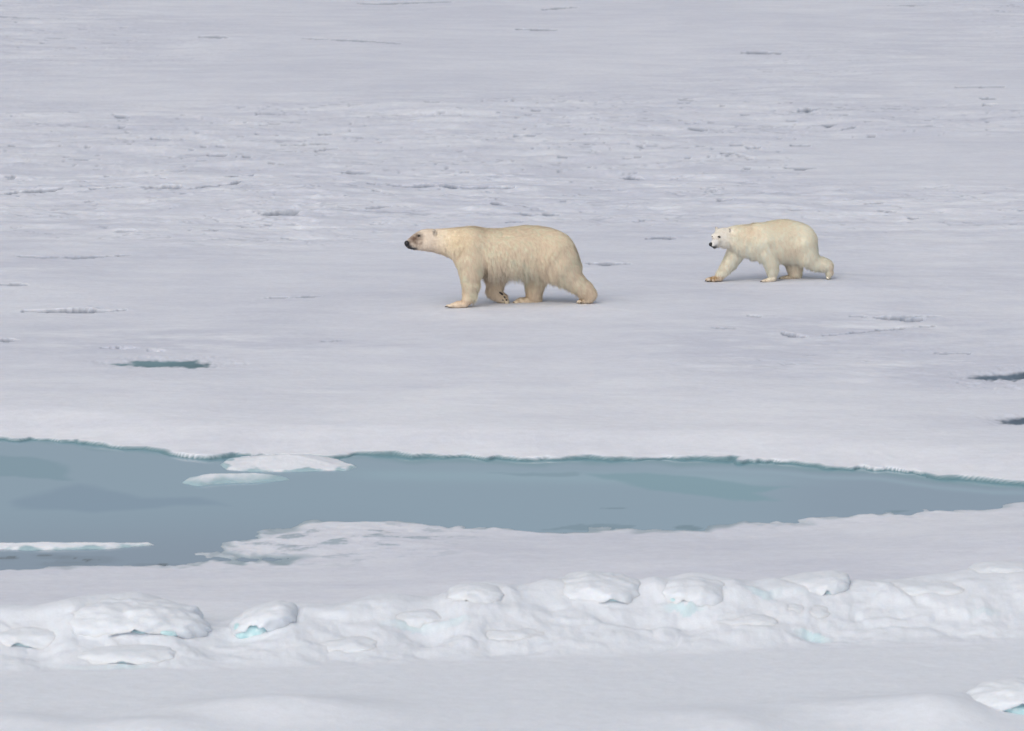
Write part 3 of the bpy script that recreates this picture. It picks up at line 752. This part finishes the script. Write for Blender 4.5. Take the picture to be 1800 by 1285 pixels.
def small(name, c, size, mat, parent, seed=0, rot=0.0, tilt=0.0, power=2.2, amp=0.04):
    p, F = blob_mesh(c, size, rot, power, amp, seed, tilt, 24, 16)
    return mesh_obj(name, p, F, mat, parent)
def claw(root_p, tip_p, r, parent):
    a = np.array(root_p); b = np.array(tip_p); e = b-a; L = np.linalg.norm(e); e /= L
    s1 = np.cross(e, [0, 1, 0]); s1 /= np.linalg.norm(s1)+1e-9; s2 = np.cross(e, s1)
    V = []; n = 8
    for j, (t, rr) in enumerate(((0, 1), (.35, .9), (.7, .6), (.93, .22))):
        for q in range(n):
            an = 2*math.pi*q/n; V.append(a+e*L*t+(s1*math.cos(an)+s2*math.sin(an))*r*rr+np.array([0, 0, 0.18*L*math.sin(t*math.pi)]))
    V.append(b); F = [(j*n+q, j*n+(q+1) % n, (j+1)*n+(q+1) % n, (j+1)*n+q) for j in range(3) for q in range(n)]
    F += [(3*n+q, 3*n+(q+1) % n, 4*n) for q in range(n)]+[tuple(range(n-1, -1, -1))]
    return mesh_obj('claw', V, F, M_claw, parent)

def uvw(Z, P):                                           # back to traced units for colour zones
    u, v = px_of(P[:, 0], P[:, 1], P[:, 2]); return (u-Z.ox)*Z.k, (v-Z.oy)*Z.k
def gb(X, Y, cx, cy, rx, ry, p=2): return np.exp(-(((X-cx)/rx)**2)**(p/2)-(((Y-cy)/ry)**2)**(p/2))

# ------------------------------------------------------------------ adult bear
def build_adult():
    Z, U = ZA, UA
    T = np.array([(103,268,286,.012),(112,255,304,.027),(130,236,318,.037),(160,209,326,.043),(200,182,329,.053),(240,161,333,.077),(290,151,339,.100),
        (340,151,349,.113),(400,147,369,.125),(460,144,389,.142),(520,139,409,.172),(580,137,440,.21),(680,133,480,.26),(740,143,500,.28),(820,151,525,.29),
        (900,151,508,.295),(1000,137,508,.30),(1100,125,510,.30),(1200,127,514,.295),(1300,146,518,.285),(1380,178,522,.265),(1440,212,530,.235),
        (1490,254,520,.20),(1525,314,540,.16),(1550,384,520,.12),(1563,440,500,.07)], float)
    top = np.array([Z.w(a, b) for a, b in T[:, [0, 1]]]); bot = np.array([Z.w(a, b) for a, b in T[:, [0, 2]]])
    xs, yc = top[:, 0], top[:, 1]
    B = Body((xs[0]-.10, Z.y0-.62, 0.08), (xs[-1]+.36, Z.y0+.62, top[:, 2].max()+.14), 0.0085)
    hair_in = np.interp(T[:, 0], [240, 420, 1600], [0.0, 0.008, 0.010])
    B.sweep(xs, top[:, 2]-hair_in, bot[:, 2]+hair_in, T[:, 3], yc, 2.15, 0.03)
    def ch(pts, k=0.05, flat=1.0): B.chain([(Z.w(x, y, dy), r*U) for x, y, dy, r in pts], k, flat)
    # near foreleg, planted
    ch([(655,300,-.13,112),(640,420,-.17,94),(640,520,-.19,74),(645,600,-.19,64),(642,670,-.18,50),(620,735,-.18,37)], .05)
    ch([(622,745,-.18,40),(602,778,-.18,27),(545,784,-.18,25),(495,791,-.19,18)], .03, 1.35)
    # far foreleg, lifted with the paw folded back
    ch([(790,400,.15,100),(852,540,.17,72),(850,620,.17,56),(836,672,.16,48),(880,705,.15,38),(915,728,.15,32),(946,757,.15,20)], .04)
    # far hind leg, planted
    ch([(1230,420,.12,160),(1190,530,.15,84),(1182,630,.16,60),(1180,700,.16,52),(1200,742,.16,33)], .06)
    ch([(1205,742,.16,33),(1130,752,.16,29),(1070,758,.155,26),(1040,762,.155,20)], .03, 1.3)
    # near hind leg, stretched back and pushing off
    ch([(1325,370,-.10,165),(1385,440,-.12,138),(1450,518,-.13,104),(1522,592,-.14,71),(1594,652,-.13,60),(1634,696,-.13,50),(1632,728,-.13,37)], .06)
    ch([(1630,738,-.13,30),(1600,750,-.13,20),(1562,755,-.13,14)], .025, 1.4)
    # shoulder, haunch and cheek masses
    B.ell(Z.w(620, 320, -.14), (.18, .10, .24), .08); B.ell(Z.w(620, 320, .14), (.18, .10, .24), .08)
    B.ell(Z.w(1340, 350, -.15), (.25, .12, .26), .08); B.ell(Z.w(1300, 350, .15), (.25, .12, .26), .08)
    B.ell(Z.w(310, 270, -.05), (.075, .055, .075), .04); B.ell(Z.w(310, 270, .05), (.075, .055, .075), .04)
    B.ell(Z.w(150, 275, 0), (.05, .045, .05), .02)
    for s_ in (-1, 1):                                    # ears and brows
        B.cone(Z.w(352, 200, s_*.080), Z.w(345, 172, s_*.092), .028, .022, .012)
        B.ell(Z.w(225, 196, s_*.050), (.03, .016, .014), .015)
    # toes
    for j in range(5):
        y_ = -.245+j*.032; p = Z.w(478-4*abs(j-2)*-1-6*(2-abs(j-2)), 793, y_+.02); B.ell(p, (.034, .017, .017), .006)
        p = Z.w(1036-5*(2-abs(j-2)), 766, .095+j*.030); B.ell(p, (.034, .016, .020), .006)
        p = Z.w(950+2*(j % 3), 760, .09+j*.030); B.ell(p, (.020, .016, .030), .006)
        p = Z.w(1556-3*(2-abs(j-2)), 757, -.19+j*.029); B.ell(p, (.026, .015, .013), .006)
    B.relax(Z.w(430, 200)[0], Z.w(600, 740)[2])
    V, F = B.mesh()
    def colour(P):
        X, Y = uvw(Z, P); n = len(P)
        nz = fbm(P[:, 0]*5, P[:, 2]*5+P[:, 1]*3, 600, 3)
        C = np.array([0.89, 0.78, 0.63])*(1+0.07*nz)[:, None]
        def mx(m, c): nonlocal C; m = np.clip(m, 0, 1)[:, None]; C = C*(1-m)+np.array(c)*m
        mx(0.5*gb(X, Y, 540, 260, 110, 110), (0.74, 0.64, 0.42))                     # yellower neck
        mx(0.7*(1-sst(330, 400, X)), (0.70, 0.615, 0.53))                              # greyer face
        mx(0.85*gb(X, Y, 192, 246, 62, 56, 4)*(0.75+0.5*fbm(P[:, 0]*28, P[:, 2]*28, 611, 2)), (0.30, 0.215, 0.17))                     # stained muzzle
        mx(0.8*gb(X, Y, 166, 236, 38, 34), (0.15, 0.10, 0.075))
        mx(0.8*gb(X, Y, 221, 211, 27, 16), (0.06, 0.045, 0.035))
        mx(0.95*gb(X, Y, 163, 317, 44, 11, 4), (0.05, 0.055, 0.07))                    # lips
        mx(0.95*gb(X, Y, 122, 282, 27, 30, 4), (0.02, 0.02, 0.024)); mx(0.9*gb(X, Y, 145, 306, 22, 18, 4), (0.03, 0.03, 0.035))
        mx(0.8*gb(X, Y, 346, 180, 11, 24), (0.07, 0.065, 0.05))                    # inside of the ear
        mx(0.35*gb(X, Y, 1250, 420, 90, 150), (0.66, 0.54, 0.38))
        mx(0.75*gb(X, Y, 765, 480, 24, 70), (0.36, 0.28, 0.18)); mx(0.35*gb(X, Y, 860, 525, 120, 18), (0.45, 0.36, 0.25))  # soiled hair behind the elbow; darker brown strip along the belly hem
        mx(0.5*gb(X+0.62*(Y-350), Y, 563, 350, 13, 62, 4), (0.52, 0.43, 0.27))                        # shade of the neck-shoulder crease, put into the coat colour
        mx(0.55*gb(X, Y, 860, 640, 110, 90, 4)*(P[:, 1] > Z.y0+.02), (0.50, 0.41, 0.30))  # far foreleg: its shading is put into the coat colour
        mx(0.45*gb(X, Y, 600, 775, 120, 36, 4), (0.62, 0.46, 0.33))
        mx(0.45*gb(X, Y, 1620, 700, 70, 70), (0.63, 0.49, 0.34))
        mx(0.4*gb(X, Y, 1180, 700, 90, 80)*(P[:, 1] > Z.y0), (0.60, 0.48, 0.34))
        return C
    root = empty('polar_bear', (float(Z.xc), float(Z.y0), BEARS[0][2]), 'large yellowish polar bear in profile with brown stained muzzle and one forepaw lifted', 'polar bear', 'polar bears walking over the ice')
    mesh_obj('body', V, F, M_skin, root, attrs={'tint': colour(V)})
    def flow(P, Nn):
        X, Y = uvw(Z, P)
        D = np.zeros((len(P), 3)); leg = sst(520, 620, Y)
        hd = 1-sst(350, 560, X); hd_ = hd[:, None]
        body_dir = np.stack([0.35+0*X, 0*X, -1.0+0*X], 1)*sst(150, 330, Y)[:, None]+np.stack([1+0*X, 0*X, -0.15+0*X], 1)*(1-sst(150, 330, Y))[:, None]
        D = body_dir*(1-hd_)+np.array([1, 0, -.15])*hd_
        hind = sst(1230, 1560, X)*sst(320, 640, Y); D = D*(1-hind[:, None])+np.array([.7, 0, -.7])*hind[:, None]
        return D
    def length(P):
        X, Y = uvw(Z, P)
        L = 0.050+0.035*gb(X, Y, 1000, 520, 330, 110, 4)+0.02*gb(X, Y, 1000, 350, 400, 200)
        L = L+0.03*gb(X, Y, 1000, 505, 270, 35, 4); L = L*(0.26+0.74*sst(380, 720, X))
        L = L*(1-0.55*sst(680, 760, Y)); L = np.where(Y > 775, 0.006, L)
        L = np.where(X < 330, 0.012, L); L = np.where((X < 165), 0.0, L)
        L = np.where(gb(X, Y, 222, 210, 22, 16) > .4, 0, L); L = np.where(gb(X, Y, 345, 172, 16, 32) > .5, 0.0, L)
        L = L+0.05*gb(X, Y, 690, 700, 40, 30)*(P[:, 1] < Z.y0)+0.01*gb(X, Y, 730, 560, 30, 160)
        return L
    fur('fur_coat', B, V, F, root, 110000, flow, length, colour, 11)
    # face
    small('nose', (B.surf(Z.w(120, 276, -.02))+Z.w(122, 276, 0))/2, (.034, .038, .038), M_black, root, 5, 0, .3)
    for X_, Y_, s_ in ((222, 211, -1), (222, 211, 1)):
        e = B.surf(Z.w(X_, Y_, -.06)); e = e+np.array([0, .004, 0])
        if s_ > 0: e = e+np.array([0, 2*(Z.w(X_, Y_, 0)[1]-e[1]), 0.0])
        small('eye', e, (.019, .013, .015), M_eye, root, 6)
    # claws and the pads of the lifted paw
    for j in range(5):
        y_ = -.225+j*.032
        claw(Z.w(462-4*(2-abs(j-2)), 796, y_), Z.w(440-4*(2-abs(j-2)), 806, y_), .006, root)
        y_ = .095+j*.030
        claw(Z.w(1024-5*(2-abs(j-2)), 764, y_), Z.w(1004-4*(2-abs(j-2)), 780, y_), .006, root)
        y_ = .09+j*.030
        claw(Z.w(952, 766, y_), Z.w(962, 784, y_), .0055, root)
    for (X_, Y_, a, b, t) in ((908, 688, .034, .016, .7), (938, 720, .020, .011, .9), (955, 744, .013, .009, .9), (925, 742, .012, .008, .9)):
        q = B.surf(Z.w(X_-6, Y_+3, .12)); small('paw_pad', q, (a, .02, b), M_pad, root, 8, 0, -t)
    return root
build_adult()

# ------------------------------------------------------------------ cub
def build_cub():
    Z, U = ZC, UC
    T = np.array([(330,205,400,.075),(400,182,435,.105),(460,166,470,.13),(540,159,515,.155),(640,158,540,.175),(740,152,562,.19),(850,116,572,.205),(950,99,577,.21),
        (1050,97,584,.21),(1150,119,584,.205),(1250,157,584,.19),(1310,200,575,.165),(1350,255,560,.13),(1375,325,540,.09),(1386,400,520,.05)], float)
    top = np.array([Z.w(a, b) for a, b in T[:, [0, 1]]]); bot = np.array([Z.w(a, b) for a, b in T[:, [0, 2]]])
    xs, yc = top[:, 0], top[:, 1]
    B = Body((Z.w(110, 400)[0]-.06, Z.y0-.46, 0.08), (Z.w(1590, 400)[0]+.06, Z.y0+.42, top[:, 2].max()+.12), 0.0075)
    B.sweep(xs, top[:, 2]-.008, bot[:, 2]+.008, T[:, 3], yc, 2.15, 0.03)
    def ch(pts, k=0.04, flat=1.0): B.chain([(Z.w(x, y, dy), r*U) for x, y, dy, r in pts], k, flat)
    ch([(490,400,.07,90),(455,500,.08,84),(410,580,.08,70),(355,650,.07,54),(305,715,.07,42),(285,745,.07,36)], .05)      # far foreleg reaching out
    ch([(285,760,.07,34),(225,775,.07,29),(175,778,.065,22)], .02, 1.4)
    ch([(790,360,-.10,125),(830,490,-.12,92),(868,590,-.13,72),(885,670,-.13,56),(885,740,-.125,45)], .05)                  # near foreleg
    ch([(890,765,-.125,38),(855,787,-.125,24),(800,795,-.125,17)], .02, 1.5)
    ch([(1150,430,.08,125),(1120,560,.10,90),(1138,650,.10,76),(1150,715,.10,62),(1165,740,.10,34)], .05)                  # far hind leg
    ch([(1180,745,.10,27),(1100,752,.10,24),(1010,758,.10,17)], .02, 1.4)
    ch([(1230,380,-.08,150),(1280,510,-.10,108),(1370,590,-.10,76),(1450,608,-.10,68),(1505,615,-.10,60)], .05)            # near hind leg, pushing off
    ch([(1510,630,-.10,52),(1525,690,-.10,38),(1517,748,-.10,24)], .02, 1.35)
    B.ell(Z.w(760, 300, -.09), (.14, .08, .17), .06); B.ell(Z.w(700, 300, .09), (.14, .08, .17), .06)
    B.ell(Z.w(1210, 340, -.09), (.19, .09, .20), .06); B.ell(Z.w(1190, 340, .09), (.19, .09, .20), .06)
    # head, turned some forty degrees towards the camera
    B.ell(Z.w(322, 296, -.01), (.115, .115, .113), .03)
    B.ell(Z.w(352, 345, -.03), (.10, .10, .088), .05)
    B.cone(Z.w(275, 320, -.08), Z.w(214, 385, -.165), .070, .038, .035)
    B.cone(Z.w(270, 375, -.08), Z.w(232, 414, -.145), .050, .024, .02)
    B.cone(Z.w(285, 290, -.09), Z.w(222, 290, -.06), .033, .030, .03)
    for (a, b, c, d, dy, r) in ((412, 245, 410, 220, -.065, .026), (258, 222, 250, 200, .035, .018)):
        B.cone(Z.w(a, b, dy), Z.w(c, d, dy), r*1.1, r*0.85, .010)
    for j in range(5):
        B.ell(Z.w(160-4*(2-abs(j-2)), 780, .015+j*.027), (.026, .014, .018), .005)
        B.ell(Z.w(785-4*(2-abs(j-2)), 797, -.18+j*.027), (.026, .013, .013), .005)
        B.ell(Z.w(995-4*(2-abs(j-2)), 762, .045+j*.026), (.026, .013, .014), .005)
        B.ell(Z.w(1512, 762, -.15+j*.025), (.016, .012, .014), .005)
    B.relax(Z.w(430, 200)[0], Z.w(600, 735)[2])
    V, F = B.mesh()
    def colour(P):
        X, Y = uvw(Z, P)
        nz = fbm(P[:, 0]*6, P[:, 2]*6+P[:, 1]*3, 700, 3)
        C = np.array([0.97, 0.905, 0.79])*(1+0.05*nz)[:, None]
        def mx(m, c): nonlocal C; m = np.clip(m, 0, 1)[:, None]; C = C*(1-m)+np.array(c)*m
        mx(0.6*gb(X, Y, 620, 230, 130, 120), (0.80, 0.69, 0.54)); mx(0.5*gb(X, Y, 960, 170, 170, 90), (0.80, 0.70, 0.53))
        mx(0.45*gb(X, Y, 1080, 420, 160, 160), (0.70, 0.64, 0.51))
        mx(0.7*(1-sst(330, 440, X))*(1-sst(430, 520, Y)), (0.80, 0.79, 0.76))
        mx(0.45*gb(X, Y, 225, 350, 45, 45), (0.50, 0.49, 0.50))
        mx(0.95*gb(X, Y, 222, 418, 44, 17, 4), (0.03, 0.03, 0.035))
        mx(0.6*gb(X, Y, 250, 400, 18, 12), (0.12, 0.12, 0.13))
        mx(0.85*gb(X, Y, 405, 228, 11, 24, 4), (0.10, 0.09, 0.08)); mx(0.8*gb(X, Y, 238, 188, 9, 18, 4), (0.14, 0.13, 0.12))
        mx(0.5*gb(X, Y, 283, 302, 24, 16), (0.15, 0.13, 0.12))
        mx(0.75*gb(X, Y, 240, 775, 120, 40, 4)*(0.5+0.9*np.clip(nz+fbm(P[:, 0]*30, P[:, 2]*30, 701, 2), 0, 1)), (0.42, 0.27, 0.12))
        mx(0.5*gb(X, Y, 800, 795, 90, 22), (0.50, 0.40, 0.26)); mx(0.6*gb(X, Y, 1050, 755, 110, 28), (0.50, 0.42, 0.28))
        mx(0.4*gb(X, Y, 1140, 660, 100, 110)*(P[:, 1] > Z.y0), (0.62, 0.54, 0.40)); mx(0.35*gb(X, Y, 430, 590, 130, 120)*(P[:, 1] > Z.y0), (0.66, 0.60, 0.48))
        mx(0.5*gb(X, Y, 1545, 670, 22, 60), (0.52, 0.42, 0.30))
        return C
    root = empty('polar_bear', (float(Z.xc), float(Z.y0), BEARS[1][2]), 'smaller whiter young polar bear with its face turned to the viewer, following the adult', 'polar bear', 'polar bears walking over the ice')
    mesh_obj('body', V, F, M_skin, root, attrs={'tint': colour(V)})
    def flow(P, Nn):
        X, Y = uvw(Z, P)
        s_ = sst(140, 320, Y)[:, None]
        D = np.array([.35, 0, -1])*s_+np.array([1, 0, -.15])*(1-s_)
        hd = (1-sst(380, 480, X))*(1-sst(430, 500, Y)); D = D*(1-hd[:, None])+np.array([.9, .4, -.1])*hd[:, None]
        k = sst(1300, 1420, X)*sst(480, 560, Y); return D*(1-k[:, None])+np.array([.8, 0, -.5])*k[:, None]
    def length(P):
        X, Y = uvw(Z, P)
        L = 0.038+0.015*gb(X, Y, 1000, 500, 300, 120, 4)
        hd = (1-sst(360, 470, X))*(1-sst(430, 480, Y)); L = L*(1-.62*hd)*(1-.5*sst(690, 750, Y))
        L = np.where(Y > 785, .006, L); L = np.where((X < 265) & (Y > 330) & (Y < 450), 0.0, L)
        L = np.where(gb(X, Y, 283, 300, 22, 15) > .4, 0, L); L = np.where(gb(X, Y, 205, 295, 16, 15) > .4, 0, L); L = np.where(gb(X, Y, 405, 228, 14, 28) > .5, 0, L)
        return L
    fur('fur_coat', B, V, F, root, 70000, flow, length, colour, 23, 0.0055)
    small('nose', B.surf(Z.w(190, 385, -.18))+np.array([.004, .012, 0]), (.030, .026, .028), M_black, root, 5, .7, 0)
    small('eye', B.surf(Z.w(283, 301, -.10))+np.array([0, .004, 0]), (.020, .013, .016), M_eye, root, 6)
    small('eye', B.surf(Z.w(207, 295, -.08))+np.array([0, .004, 0]), (.008, .010, .010), M_eye, root, 6)
    for j in range(5):
        y_ = .015+j*.027; claw(Z.w(150-4*(2-abs(j-2)), 784, y_), Z.w(128-4*(2-abs(j-2)), 800, y_), .0055, root)
        y_ = -.18+j*.027; claw(Z.w(770-4*(2-abs(j-2)), 798, y_), Z.w(752-4*(2-abs(j-2)), 808, y_), .005, root)
        y_ = .045+j*.026; claw(Z.w(980-4*(2-abs(j-2)), 762, y_), Z.w(960-4*(2-abs(j-2)), 772, y_), .005, root)
    return root
build_cub()
